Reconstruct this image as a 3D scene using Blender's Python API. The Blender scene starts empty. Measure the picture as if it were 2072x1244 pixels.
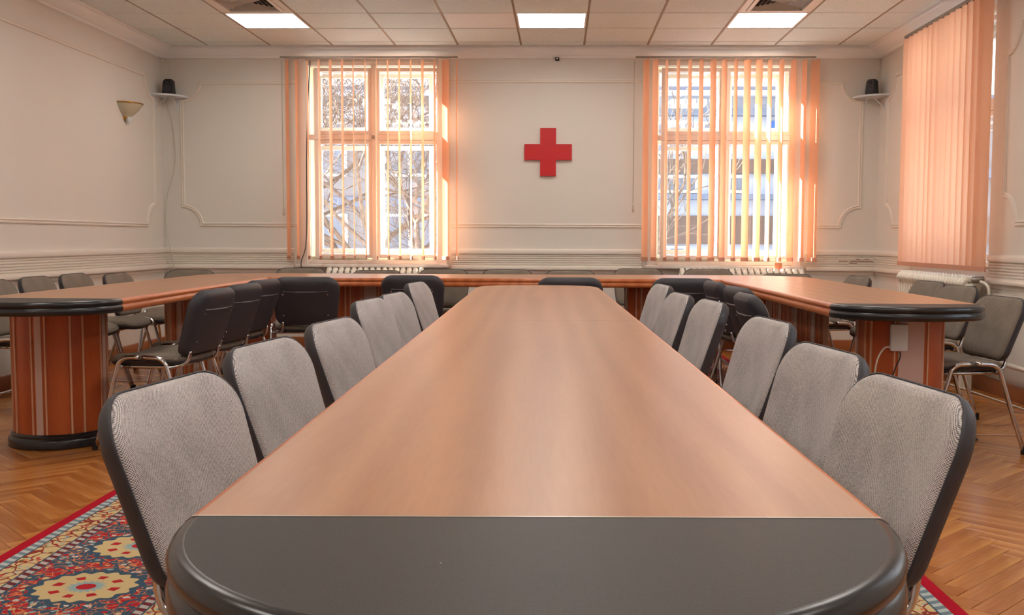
import bpy, bmesh, math, random
from math import sin, cos, pi, sqrt, atan, acos, atan2, radians
from mathutils import Vector, Matrix
random.seed(7)
S = bpy.context.scene
COL = S.collection

# ------------------------------------------------------------------ camera
F_PX, PITCH, YAW, ROLL, CX = 2046.13, 0.067905, 0.0214212, 0.00376224, 52.58
cam_d = bpy.data.cameras.new('camera'); cam = bpy.data.objects.new('camera', cam_d); COL.objects.link(cam)
fw = Vector((-sin(YAW)*cos(PITCH), cos(YAW)*cos(PITCH), -sin(PITCH)))
r0 = Vector((cos(YAW), sin(YAW), 0)); u0 = r0.cross(fw)
rr = r0*cos(ROLL)+u0*sin(ROLL); uu = -r0*sin(ROLL)+u0*cos(ROLL)
m = Matrix((rr, uu, -fw)).transposed().to_4x4(); m.translation = Vector((0, 0, 1.085))
cam.matrix_world = m
cam_d.sensor_width = 36; cam_d.sensor_fit = 'HORIZONTAL'
cam_d.lens = F_PX/2072*36; cam_d.shift_x = -CX/2072
cam_d.clip_end = 300; cam_d.clip_start = .05
S.camera = cam

# ------------------------------------------------------------------ world, sun, exposure
W = bpy.data.worlds.new('sky'); S.world = W; W.use_nodes = True
bg = W.node_tree.nodes['Background']
tc = W.node_tree.nodes.new('ShaderNodeTexCoord'); sx = W.node_tree.nodes.new('ShaderNodeSeparateXYZ')
rm = W.node_tree.nodes.new('ShaderNodeValToRGB')
W.node_tree.links.new(tc.outputs['Generated'], sx.inputs[0]); W.node_tree.links.new(sx.outputs['Z'], rm.inputs[0])
W.node_tree.links.new(rm.outputs[0], bg.inputs[0])
rm.color_ramp.elements[0].color = (.93, .95, 1, 1); rm.color_ramp.elements[1].color = (.45, .62, 1, 1)
bg.inputs[1].default_value = 3.6
sd = bpy.data.lights.new('sun', 'SUN'); sd.energy = 50; sd.angle = radians(.6); sd.color = (1, .95, .88)
so = bpy.data.objects.new('sun', sd); COL.objects.link(so)
so.rotation_euler = Vector((1.6, -1, -.82)).to_track_quat('-Z', 'Y').to_euler()
S.view_settings.view_transform = 'Standard'; S.view_settings.look = 'None'
S.view_settings.gamma = 1; S.view_settings.use_curve_mapping = False
S.view_settings.exposure = 0.23
PANEL_POWER = 13.5

# ------------------------------------------------------------------ room numbers (metres)
XL, XR, YB, YF = -3.92, 3.09, 9.96, -3.4
ZC = 2.921            # suspended ceiling
TZ = .785             # table tops

# ------------------------------------------------------------------ helpers: materials
def lin(c):
    return tuple(((v/255)/12.92 if v/255 <= .04045 else ((v/255+.055)/1.055)**2.4) for v in c)+(1,)

class Mt:
    def __init__(s, name, rough=.5, metal=0, spec=.5):
        s.m = bpy.data.materials.new(name); s.m.use_nodes = True; s.t = s.m.node_tree
        s.b = s.t.nodes['Principled BSDF']; s.o = s.t.nodes['Material Output']
        s.b.inputs['Roughness'].default_value = rough; s.b.inputs['Metallic'].default_value = metal
        s.b.inputs['Specular IOR Level'].default_value = spec
    def n(s, typ, ins=None, **kw):
        nd = s.t.nodes.new('ShaderNode'+typ)
        for k, v in kw.items(): setattr(nd, k, v)
        for k, v in (ins or {}).items():
            i = nd.inputs[k]
            if isinstance(v, bpy.types.NodeSocket): s.t.links.new(v, i)
            else: i.default_value = v
        return nd
    def math(s, op, a, b=0, c=0):
        nd = s.n('Math', operation=op)
        for i, v in enumerate((a, b, c)):
            if isinstance(v, bpy.types.NodeSocket): s.t.links.new(v, nd.inputs[i])
            else: nd.inputs[i].default_value = v
        return nd.outputs[0]
    def coord(s, kind='Object', scale=(1, 1, 1), rot=(0, 0, 0)):
        t = s.n('TexCoord')
        return s.n('Mapping', {'Vector': t.outputs[kind], 'Scale': scale, 'Rotation': rot}).outputs[0]
    def noise(s, vec, scale, detail=2, rough=.5):
        return s.n('TexNoise', {'Vector': vec, 'Scale': scale, 'Detail': detail, 'Roughness': rough}).outputs['Fac']
    def ramp(s, fac, stops, interp='LINEAR'):
        r = s.n('ValToRGB', {'Fac': fac}); cr = r.color_ramp; cr.interpolation = interp
        while len(cr.elements) < len(stops): cr.elements.new(.5)
        for e, (p, c) in zip(cr.elements, stops): e.position = p; e.color = c if len(c) == 4 else lin(c)
        return r.outputs[0]
    def mix(s, fac, a, b, mode='MIX'):
        nd = s.n('Mix', data_type='RGBA', blend_type=mode)
        for k, v in ((0, fac), (6, a), (7, b)):
            if isinstance(v, bpy.types.NodeSocket): s.t.links.new(v, nd.inputs[k])
            else: nd.inputs[k].default_value = v
        return nd.outputs[2]
    def col(s, v):
        if isinstance(v, bpy.types.NodeSocket): s.t.links.new(v, s.b.inputs['Base Color'])
        else: s.b.inputs['Base Color'].default_value = v if len(v) == 4 else lin(v)
        return s
    def bump(s, h, strength=.2, dist=.002):
        nd = s.n('Bump', {'Height': h, 'Strength': strength, 'Distance': dist}); s.t.links.new(nd.outputs[0], s.b.inputs['Normal']); return s

M = {}
def simple(name, c, rough=.5, metal=0, spec=.5, var=.06, sc=6):
    q = Mt(name, rough, metal, spec); v = q.coord(); f = q.noise(v, sc, 3)
    c = lin(c)
    q.col(q.mix(f, tuple(x*(1-var) for x in c[:3])+(1,), tuple(min(1, x*(1+var)) for x in c[:3])+(1,)))
    M[name] = q.m; return q
q = simple('wall_paint', (222, 218, 210), .55, var=.03, sc=2); q.bump(q.noise(q.coord(), 160, 2), .12, .001)
simple('trim_paint', (228, 221, 210), .28, var=.03, sc=3)
simple('cornice_paint', (246, 250, 252), .5, var=.02)
simple('frame_paint', (238, 232, 224), .3, var=.02)
simple('radiator_paint', (236, 232, 218), .25, var=.03)
simple('black_plastic', (52, 52, 58), .5, var=.1, sc=40)
simple('black_edge', (26, 27, 30), .26, spec=.6, var=.08)
simple('chrome', (205, 205, 208), .12, 1, var=.02)
simple('ridge_grey', (92, 92, 96), .4)
simple('rubber', (20, 20, 22), .6)
simple('brass', (190, 140, 50), .25, 1)
simple('white_plastic', (214, 220, 224), .35)
simple('cable_white', (205, 200, 185), .5)
simple('cable_black', (30, 30, 32), .5)
simple('red_sign', (196, 22, 30), .4, var=.08, sc=18)
simple('sign_edge', (120, 20, 26), .5)
simple('grey_metal', (150, 146, 138), .35, .6)
simple('grid_metal', (148, 126, 98), .5)
simple('duct_dark', (24, 22, 18), .8)
simple('vent_paint', (240, 236, 228), .4)
simple('slot_brown', (140, 98, 66), .8)
simple('card_orange', (240, 150, 110), .7)
simple('opal_glass', (236, 228, 205), .25)
simple('reveal_paint', (226, 216, 190), .5)
simple('bead_wood', (206, 160, 128), .3)
simple('pale_panel', (196, 168, 158), .4)
simple('steel_strip', (196, 190, 182), .3, .7)
simple('brown_base', (150, 84, 40), .4, var=.2, sc=5)
simple('facade_white', (186, 192, 204), .8, var=.06, sc=.8)
simple('facade_grey', (120, 128, 142), .8, var=.1, sc=.8)
simple('facade_brown', (120, 98, 84), .8, var=.15, sc=.8)
simple('facade_cream', (140, 134, 132), .8, var=.1, sc=.8)
simple('roof_dark', (120, 120, 130), .8)
simple('outside_glass', (128, 132, 140), .6, spec=.2)
simple('blue_sign', (40, 110, 210), .5); simple('red_panel', (200, 70, 60), .6)
simple('ground_earth', (196, 194, 190), .9, var=.12)
q = Mt('bark', .85); f = q.noise(q.coord(scale=(6, 6, 1)), 5, 4); q.col(q.ramp(f, [(.3, (84, 68, 56)), (.7, (142, 120, 102))])); M['bark'] = q.m

q = Mt('ceiling_tile', .8); v = q.coord(); f = q.noise(v, 130, 3); oi = q.n('ObjectInfo')
base = q.ramp(f, [(.35, (224, 236, 236)), (.62, (240, 250, 250))])
sh = q.math('MULTIPLY_ADD', oi.outputs['Random'], .07, .95)
q.col(q.mix(1.0, base, q.n('CombineXYZ', {0: sh, 1: sh, 2: sh}).outputs[0], 'MULTIPLY')); q.bump(f, .5, .002); M['ceiling_tile'] = q.m
simple('ceiling_tile_new', (250, 252, 252), .75, var=.02)

def wood(name, c1, c2, rough, axis='y', gs=1., obj_var=0, coat=0):
    q = Mt(name, rough)
    sc = {'y': (9, .7, 9), 'x': (.7, 9, 9), 'z': (9, 9, .7)}[axis]
    v = q.coord(scale=tuple(x*gs for x in sc))
    f = q.noise(v, 1.6, 5, .6); f2 = q.noise(v, 14, 2)
    w = q.n('TexWave', {'Vector': v, 'Scale': .35, 'Distortion': 7, 'Detail': 3, 'Detail Scale': 1.2}).outputs['Fac']
    g = q.math('ADD', q.math('MULTIPLY', f, .35), q.math('ADD', q.math('MULTIPLY', w, .3), q.math('MULTIPLY', f2, .35)))
    if obj_var:
        oi = q.n('ObjectInfo').outputs['Random']; gi = q.n('NewGeometry').outputs['Random Per Island']
        g = q.math('ADD', g, q.math('MULTIPLY', q.math('SUBTRACT', q.math('FRACT', q.math('ADD', oi, gi)), .5), obj_var))
    q.col(q.ramp(g, [(.25, c1), (.75, c2)])); 
    if coat: q.b.inputs['Coat Weight'].default_value = coat; q.b.inputs['Coat Roughness'].default_value = .12
    M[name] = q.m; return q
wood('beech_top', (160, 111, 78), (180, 132, 96), .33)
wood('beech_top_across', (160, 111, 78), (180, 132, 96), .33, 'x')
wood('rim_wood', (178, 92, 46), (204, 118, 66), .32)
wood('pedestal_wood', (160, 72, 30), (186, 92, 44), .38, 'z')
wood('parquet', (164, 98, 44), (208, 142, 74), .2, 'x', .8, obj_var=.32)
q = Mt('black_laminate', .5, spec=.4); v = q.coord(); f = q.noise(v, 700, 2); sp = q.noise(v, 130, 0)
q.col(q.mix(q.ramp(sp, [(.9, (0, 0, 0, 1)), (.92, (1, 1, 1, 1))]), q.ramp(f, [(.3, (34, 32, 30)), (.7, (54, 51, 48))]), lin((190, 185, 178)))); M['black_laminate'] = q.m

# woven chair fabric
def fabric(name, ax1, ax2, cs=((54, 53, 58), (160, 156, 155), (232, 225, 222))):
    q = Mt(name, .9, spec=.2); sp = q.n('SeparateXYZ', {0: q.coord()})
    k = 2*pi/.0046
    a = q.math('SINE', q.math('MULTIPLY', sp.outputs[ax1], k)); b = q.math('SINE', q.math('MULTIPLY', sp.outputs[ax2], k))
    d = q.math('MULTIPLY_ADD', q.math('MULTIPLY', a, b), .5, .5)
    nz = q.noise(q.coord(), 260, 3, .7); wear = q.noise(q.coord(scale=(1, 1, .6)), 9, 3)
    g = q.math('ADD', q.math('MULTIPLY', d, .55), q.math('ADD', q.math('MULTIPLY', nz, .45), q.math('MULTIPLY', wear, .25)))
    q.col(q.ramp(g, [(.34, cs[0]), (.56, cs[1]), (.82, cs[2])])); q.bump(d, .5, .001)
    M[name] = q.m
fabric('fabric_back', 0, 2); fabric('fabric_seat', 0, 1)
shaded_cs = ((40, 37, 34), (112, 103, 92), (160, 148, 134))  # same chair cloth, the perimeter's dimmer light put into darker, browner tones
fabric('fabric_back_dark', 0, 2, shaded_cs); fabric('fabric_seat_dark', 0, 1, shaded_cs)

# vertical slats: light passes through
q = Mt('slat_fabric', .8, spec=.2); c = lin((252, 200, 168)); q.col(c)
nz = q.noise(q.coord(scale=(1, 1, 60)), 30, 2)
tr = q.n('BsdfTranslucent', {'Color': q.mix(nz, lin((252, 196, 158)), lin((255, 212, 178)))})
mx = q.n('MixShader', {0: .58, 1: q.b.outputs[0], 2: tr.outputs[0]}); q.t.links.new(mx.outputs[0], q.o.inputs[0]); M['slat_fabric'] = q.m
simple('slat_weight', (206, 150, 124), .6)

q = Mt('window_glass'); gl = q.n('BsdfGlossy', {'Roughness': .02}); tp = q.n('BsdfTransparent', {'Color': (.97, .98, .98, 1)})
lw = q.math('MULTIPLY_ADD', q.math('POWER', q.n('LayerWeight', {'Blend': .5}).outputs['Facing'], 5), .5, .03); mx = q.n('MixShader', {0: lw, 1: tp.outputs[0], 2: gl.outputs[0]})
q.t.links.new(mx.outputs[0], q.o.inputs[0]); M['window_glass'] = q.m

q = Mt('panel_light'); em = q.n('Emission', {'Color': (1, .93, .86, 1), 'Strength': PANEL_POWER}); q.t.links.new(em.outputs[0], q.o.inputs[0]); M['panel_light'] = q.m

def rug_mat(name, hw, hl, mute, seed):
    q = Mt(name, .95, spec=.1); t = q.n('TexCoord'); co = t.outputs['Object']
    wob = q.n('TexNoise', {'Vector': co, 'Scale': 14, 'Detail': 1}).outputs['Color']
    vv = q.n('VectorMath', {0: co, 1: q.n('VectorMath', {0: wob, 1: (.5, .5, .5)}, operation='SUBTRACT').outputs[0]}, operation='ADD')
    wo2 = q.n('VectorMath', {0: q.n('VectorMath', {0: wob, 1: (.5, .5, .5)}, operation='SUBTRACT').outputs[0], 3: .05}, operation='SCALE')
    vw = q.n('VectorMath', {0: co, 1: wo2.outputs[0]}, operation='ADD').outputs[0]
    s = q.n('SeparateXYZ', {0: co}); X, Y = s.outputs[0], s.outputs[1]
    dx = q.math('SUBTRACT', hw, q.math('ABSOLUTE', X)); dy = q.math('SUBTRACT', hl, q.math('ABSOLUTE', Y))
    d = q.math('MINIMUM', dx, dy); isx = q.math('LESS_THAN', dx, dy)
    al = q.math('ADD', q.math('MULTIPLY', Y, isx), q.math('MULTIPLY', X, q.math('SUBTRACT', 1, isx)))
    def band(a, b):
        return q.math('MULTIPLY', q.math('GREATER_THAN', d, a), q.math('LESS_THAN', d, b))
    red, cream, navy, sky, orange, pale = [lin(c) for c in ((190, 42, 50), (216, 192, 142), (66, 92, 112), (156, 184, 186), (218, 136, 92), (214, 208, 196))]
    def vor(scale, feature='F1', vec=None):
        return q.n('TexVoronoi', {'Vector': vec or vw, 'Scale': scale}, feature=feature)
    v1 = vor(40); v2 = vor(27); v3 = vor(60)
    # fine field: red and navy ground with vines and flowers
    edge = vor(18, 'DISTANCE_TO_EDGE').outputs['Distance']; edge2 = vor(34, 'DISTANCE_TO_EDGE').outputs['Distance']
    ground = q.mix(q.math('GREATER_THAN', q.noise(co, 7.5, 1), .5), red, navy)
    ground = q.mix(q.math('LESS_THAN', edge2, .06), ground, orange)
    ground = q.mix(q.math('LESS_THAN', edge, .05), ground, navy)
    fl = q.ramp(v2.outputs['Color'], [(0, red), (.3, sky), (.5, pale), (.7, cream), (.85, orange)], 'CONSTANT')
    ground = q.mix(q.math('LESS_THAN', v2.outputs['Distance'], .3), ground, fl)
    ground = q.mix(q.math('LESS_THAN', v2.outputs['Distance'], .1), ground, red)
    # medallions along the main border
    P = .42
    ph = q.math('SUBTRACT', q.math('FRACT', q.math('DIVIDE', al, P)), .5)
    ma = q.math('MULTIPLY', ph, P); mb = q.math('SUBTRACT', d, .43)
    r = q.math('SQRT', q.math('ADD', q.math('POWER', q.math('DIVIDE', ma, .13), 2), q.math('POWER', q.math('DIVIDE', mb, .15), 2)))
    ang = q.math('ARCTAN2', mb, ma)
    r2 = q.math('MULTIPLY_ADD', q.math('SINE', q.math('MULTIPLY', ang, 16)), .06, r)
    med = q.mix(q.math('LESS_THAN', r2, 1.16), ground, navy)
    med = q.mix(q.math('LESS_THAN', r2, 1.0), med, cream)
    dots = q.math('MULTIPLY', q.math('GREATER_THAN', q.math('SINE', q.math('MULTIPLY', ang, 8)), .35), band_r(q, r, .54, .74))
    med = q.mix(dots, med, red)
    med = q.mix(q.math('LESS_THAN', r2, .36), med, sky); med = q.mix(q.math('LESS_THAN', r, .2), med, red)
    # guards
    dash = q.math('GREATER_THAN', q.math('SINE', q.math('ADD', q.math('MULTIPLY', al, 2*pi/.045), q.math('MULTIPLY', d, 60))), 0)
    blue_d = q.mix(dash, lin((120, 140, 150)), lin((190, 198, 196)))
    thin = q.mix(dash, lin((190, 184, 178)), lin((120, 50, 54)))
    crm = q.mix(q.math('LESS_THAN', v1.outputs['Distance'], .34), cream, q.ramp(v1.outputs['Color'], [(0, red), (.35, sky), (.6, lin((120, 110, 60))), (.8, orange)], 'CONSTANT'))
    crm = q.mix(q.math('LESS_THAN', vor(17, 'DISTANCE_TO_EDGE').outputs['Distance'], .05), crm, lin((150, 60, 50)))
    c = q.mix(band(0, .66), ground, med)
    # inner field medallions
    c = q.mix(band(.045, .085), c, blue_d)
    c = q.mix(band(.085, .17), c, crm); c = q.mix(band(.17, .205), c, thin)
    c = q.mix(band(.66, .695), c, thin); c = q.mix(band(.695, .78), c, crm); c = q.mix(band(.78, .815), c, thin)
    for a in (.083, .17, .205, .66, .695, .78, .815): c = q.mix(band(a-.003, a+.003), c, navy)
    c = q.mix(band(-1, .045), c, lin((184, 22, 44)))
    pile = q.noise(co, 420, 2)
    if mute: c = q.mix(mute, c, lin((124, 62, 66)))
    c = q.mix(.25, c, q.ramp(pile, [(.3, (90, 80, 80)), (.7, (255, 250, 240))]), 'MULTIPLY')
    q.col(c); q.bump(pile, .5, .003); M[name] = q.m
def band_r(q, r, a, b):
    return q.math('MULTIPLY', q.math('GREATER_THAN', r, a), q.math('LESS_THAN', r, b))
rug_mat('rug_near', 1.54, 2.6, 0, 1); rug_mat('rug_far', 1.95, 1.6, .45, 2)

# ------------------------------------------------------------------ helpers: meshes
def obj(name, bm_or_me, mat=None, parent=None, smooth=False, loc=None):
    if isinstance(bm_or_me, bmesh.types.BMesh):
        me = bpy.data.meshes.new(name)
        bmesh.ops.recalc_face_normals(bm_or_me, faces=bm_or_me.faces)
        bm_or_me.to_mesh(me); bm_or_me.free()
        if smooth:
            for p in me.polygons: p.use_smooth = True
            if smooth != 'all': me.set_sharp_from_angle(angle=radians(40))
    else: me = bm_or_me
    if mat and not me.materials: me.materials.append(M[mat])
    o = bpy.data.objects.new(name, me); COL.objects.link(o)
    if parent: o.parent = parent
    if loc: o.location = loc
    return o
def tag(o, label, cat, group=None):
    o['label'] = label; o['category'] = cat
    if group: o['group'] = group
    return o
def thing(name, label, cat, loc=(0, 0, 0), rotz=0, group=None):
    o = bpy.data.objects.new(name, None); COL.objects.link(o); o.empty_display_size = .1
    o.location = loc; o.rotation_euler = (0, 0, rotz); return tag(o, label, cat, group)
def struct(o): o['kind'] = 'structure'; return o
def sempty(name, loc=(0, 0, 0)):
    o = bpy.data.objects.new(name, None); COL.objects.link(o); o.location = loc; return struct(o)
def box(bm, x0, x1, y0, y1, z0, z1, bev=0):
    vs = [bm.verts.new((x, y, z)) for z in (z0, z1) for x, y in ((x0, y0), (x1, y0), (x1, y1), (x0, y1))]
    fs = [bm.faces.new([vs[i] for i in f]) for f in ((0, 3, 2, 1), (4, 5, 6, 7), (0, 1, 5, 4), (1, 2, 6, 5), (2, 3, 7, 6), (3, 0, 4, 7))]
    if bev:
        es = list({e for f in fs for e in f.edges}); bmesh.ops.bevel(bm, geom=es, offset=bev, segments=2, profile=.6, affect='EDGES')
    return vs
def bx(*a, bev=0):
    bm = bmesh.new(); box(bm, *a, bev=bev); return bm
def tube(bm, pts, r, n=8, caps=True, sm=0):
    pts = [Vector(p) for p in pts]
    if sm:
        q = []
        P = [pts[0]*2-pts[1]]+pts+[pts[-1]*2-pts[-2]]
        for i in range(1, len(P)-2):
            for k in range(sm):
                t = k/sm; a, b, c, d = P[i-1:i+3]
                q.append(.5*((2*b)+(c-a)*t+(2*a-5*b+4*c-d)*t*t+(3*b-a-3*c+d)*t**3))
        pts = q+[pts[-1]]
    rs = r if isinstance(r, (list, tuple)) else [r]*len(pts)
    if len(rs) != len(pts): rs = [rs[0]+(rs[-1]-rs[0])*i/(len(pts)-1) for i in range(len(pts))]
    rings = []; up = None
    for i, p in enumerate(pts):
        t = (pts[min(i+1, len(pts)-1)]-pts[max(i-1, 0)]).normalized()
        if up is None: up = t.orthogonal().normalized()
        up = (up-t*up.dot(t)).normalized(); s = t.cross(up)
        rings.append([bm.verts.new(p+(up*cos(2*pi*k/n)+s*sin(2*pi*k/n))*rs[i]) for k in range(n)])
    for a, b in zip(rings, rings[1:]):
        for k in range(n): bm.faces.new((a[k], a[(k+1) % n], b[(k+1) % n], b[k]))
    if caps: bm.faces.new(rings[0][::-1]); bm.faces.new(rings[-1])
def tb(pts, r, n=8, sm=0):
    bm = bmesh.new(); tube(bm, pts, r, n, sm=sm); return bm
def lathe(prof, n=20):
    bm = bmesh.new(); rings = []
    for r, z in prof:
        rings.append([bm.verts.new((max(r, 1e-4)*cos(2*pi*k/n), max(r, 1e-4)*sin(2*pi*k/n), z)) for k in range(n)])
    for a, b in zip(rings, rings[1:]):
        for k in range(n): bm.faces.new((a[k], a[(k+1) % n], b[(k+1) % n], b[k]))
    bm.faces.new(rings[0][::-1]); bm.faces.new(rings[-1]); return bm
def sweep(path, prof, mapf, closed=False, bm=None, fill=False):
    """path: 2D points; prof: (offset to the left of the path, height) list; mapf(s, t, h) -> xyz"""
    bm = bm or bmesh.new(); n = len(path); N = []
    for i in range(n):
        a = Vector(path[i-1] if (i or closed) else path[i]); b = Vector(path[i]); c = Vector(path[(i+1) % n] if (i < n-1 or closed) else path[i])
        d1 = (b-a); d2 = (c-b)
        if d1.length < 1e-9: d1 = d2
        if d2.length < 1e-9: d2 = d1
        d1.normalize(); d2.normalize(); n1 = Vector((-d1.y, d1.x)); n2 = Vector((-d2.y, d2.x))
        q = (n1+n2); 
        if q.length < 1e-6: q = n1
        q.normalize(); k = max(q.dot(n1), .5); N.append(q/k)
    rows = [[bm.verts.new(mapf(p[0]+nn.x*o, p[1]+nn.y*o, h)) for o, h in prof] for p, nn in zip(path, N)]
    rng = range(n) if closed else range(n-1)
    for i in rng:
        a, b = rows[i], rows[(i+1) % n]
        for j in range(len(prof)-1): bm.faces.new((a[j], b[j], b[j+1], a[j+1]))
    if fill:
        if closed: pass
        else:
            bm.faces.new(rows[0]); bm.faces.new(rows[-1][::-1])
    return bm
def prism(path, z0, z1, bm=None):
    bm = bm or bmesh.new()
    a = [bm.verts.new((x, y, z0)) for x, y in path]; b = [bm.verts.new((x, y, z1)) for x, y in path]
    bm.faces.new(a[::-1]); bm.faces.new(b)
    for i in range(len(path)): j = (i+1) % len(path); bm.faces.new((a[i], a[j], b[j], b[i]))
    return bm
def arc(cx, cy, rx, ry, a0, a1, n, e=1.0):
    out = []
    for i in range(n+1):
        t = a0+(a1-a0)*i/n; c, s = cos(t), sin(t)
        out.append((cx+rx*math.copysign(abs(c)**e, c), cy+ry*math.copysign(abs(s)**e, s)))
    return out
def copy_tree(o, parent=None):
    c = o.copy(); COL.objects.link(c)
    if parent: c.parent = parent
    for ch in list(o.children): copy_tree(ch, c)
    return c

# ================================================================== THE SETTING
# windows: (x0, x1) openings in the back wall, y opening in the right wall
W1 = (-2.51, -1.17); W2 = (.91, 2.29); W3 = (7.37, 8.80); W4_ADDED = (3.2, 4.63); W5_ADDED = (-1.0, .43); WZ = (.86, 2.80)  # last two right-wall openings are unseen, added to bring daylight to the ceiling
def wall_with_holes(name, mapf, s0, s1, z0, z1, holes, th):
    bm = bmesh.new(); xs = [s0]+[v for h in holes for v in h[:2]]+[s1]
    def blk(a, b, c, d):
        vs = [bm.verts.new(mapf(s, z, t)) for t in (0, th) for s, z in ((a, c), (b, c), (b, d), (a, d))]
        for f in ((0, 1, 2, 3), (7, 6, 5, 4), (0, 4, 5, 1), (1, 5, 6, 2), (2, 6, 7, 3), (3, 7, 4, 0)): bm.faces.new([vs[i] for i in f])
    for i in range(0, len(xs), 2): blk(xs[i], xs[i+1], z0, z1)
    for h in holes: blk(h[0], h[1], z0, h[2]); blk(h[0], h[1], h[3], z1)
    return struct(obj(name, bm, 'wall_paint'))
ZT = 3.15
wall_with_holes('wall_back', lambda s, z, t: (s, YB+t, z), XL-.4, XR+.42, 0, ZT, [W1+WZ, W2+WZ], .42)
wall_with_holes('wall_right', lambda s, z, t: (XR+t, s, z), YF, YB, 0, ZT, [W5_ADDED+WZ, W4_ADDED+WZ, W3+WZ], .42)
wall_with_holes('wall_left', lambda s, z, t: (XL-t, s, z), YF, YB, 0, ZT, [], .4)
wall_with_holes('wall_front', lambda s, z, t: (s, YF-t, z), XL-.4, XR+.42, 0, ZT, [], .3)

# floor: herringbone parquet
fl = struct(obj('floor', bx(XL, XR, YF, YB, -.06, -.004), 'brown_base'))
Wb, n6 = .075, 6; Lb = Wb*n6; near = []; rest = []
ca = cos(pi/4)
for i in range(-110, 130):
    for j in range(-22, 26):
        for kind in (0, 1):
            ox, oy = i+j*n6, i-j*n6
            cx0, cy0 = (ox+n6/2, oy+.5) if kind == 0 else (ox+.5, oy+1+n6/2)
            cx, cy = cx0*Wb, cy0*Wb
            X, Y = cx*ca-cy*ca, cx*ca+cy*ca+3
            if XL+.17 < X < XR-.17 and YF+.17 < Y < YB-.17:
                (near if ((X < -1.7 and 2.9 < Y < 6.2) or (X > 1.15 and 2.6 < Y < 6.2)) else rest).append((X, Y, pi/4+kind*pi/2))
            elif XL-.05 < X < XR+.05 and YF-.05 < Y < YB+.05: rest.append((X, Y, pi/4+kind*pi/2))
near.sort(key=lambda b: b[0]**2+b[1]**2); rest += near[300:]; near = near[:300]
g = .0009
bm = bmesh.new(); box(bm, -Lb/2+g, Lb/2-g, -Wb/2+g, Wb/2-g, -.004, 0)
top = [f for f in bm.faces if f.normal.z > .5 or all(v.co.z > -.001 for v in f.verts)]
bmesh.ops.bevel(bm, geom=[e for f in top for e in f.edges], offset=.0012, segments=1, affect='EDGES')
b0 = obj('parquet_block', bm, 'parquet', fl); bme = b0.data
for k, (X, Y, a) in enumerate(near):
    o = b0 if k == 0 else obj('parquet_block', bme, None, fl)
    o.location = (X, Y, -random.random()*.0004); o.rotation_euler = (0, 0, a)
bm = bmesh.new()
def clampx(v, a, b): return max(a, min(b, v))
for X, Y, a in rest:
    c, s = cos(a), sin(a); vs = []
    for z in (-.004, 0):
        for x, y in ((-Lb/2+g, -Wb/2+g), (Lb/2-g, -Wb/2+g), (Lb/2-g, Wb/2-g), (-Lb/2+g, Wb/2-g)):
            vs.append(bm.verts.new((clampx(X+x*c-y*s, XL, XR), clampx(Y+x*s+y*c, YF, YB), z-random.random()*.0003)))
    for f in ((4, 5, 6, 7), (0, 1, 5, 4), (1, 2, 6, 5), (2, 3, 7, 6), (3, 0, 4, 7)):
        bm.faces.new([vs[i] for i in f])
o = obj('parquet_field', bm, 'parquet', fl); o['kind'] = 'stuff'

# ceiling: suspended grid, tiles, runners
ceil = struct(obj('ceiling', bx(XL, XR, YF, YB, ZC+.05, ZC+.12), 'duct_dark'))
GX = -.379; GY = 9.573
cols = [-3.748]+[GX+.6*i for i in range(-5, 6)]+[2.921]
rows = [9.757]+[GY-.6*j for j in range(0, 22)]
light_cells = set(); vent_cells = set()
for j in (1, 5, 9, 13, 17):
    for i in (-4, 0, 3): light_cells.add((i, j))
vent_cells |= {(-4, 2), (3, 2)}
tile_full = None; rest_t = bmesh.new()
for ci in range(len(cols)-1):
    for rj in range(len(rows)-1):
        x0, x1, y1, y0 = cols[ci], cols[ci+1], rows[rj], rows[rj+1]
        gi, gj = ci-6, rj-1       # cell index in grid numbers (i from x line, j from y line)
        if (gi, gj) in light_cells or (gi, gj) in vent_cells: continue
        e = .009
        if y1 < 7.3: box(rest_t, x0+e, x1-e, y0+e, y1-e, ZC-.004, ZC+.012); continue
        full = abs(x1-x0-.6) < 1e-3 and abs(y1-y0-.6) < 1e-3
        w, d = (x1-x0)/2-e, (y1-y0)/2-e
        new = (gi, gj) == (-1, 1)
        if full and not new and tile_full: o = obj('ceiling_tile', tile_full, None, ceil)
        else:
            bm = bmesh.new(); box(bm, -w, w, -d, d, -.004, .012)
            low = [e_ for e_ in bm.edges if all(v.co.z < 0 for v in e_.verts)]
            bmesh.ops.bevel(bm, geom=low, offset=.005, segments=1, affect='EDGES')
            o = obj('ceiling_tile', bm, 'ceiling_tile_new' if new else 'ceiling_tile', ceil)
            if full and not new: tile_full = o.data
        o.location = ((x0+x1)/2, (y0+y1)/2, ZC+random.uniform(-.0012, .0012))
o = obj('ceiling_tile_field', rest_t, 'ceiling_tile', ceil); o['kind'] = 'stuff'
for x in cols[1:-1]: obj('grid_runner', bx(-.015, .015, YF, 9.757, 0, .02), 'grid_metal', ceil, loc=(x, 0, ZC+.001))
for y in rows[1:]:
    obj('grid_crosspiece', bx(-3.748, 2.921, -.012, .012, 0, .02), 'grid_metal', ceil, loc=(0, y, ZC+.0016))

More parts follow.
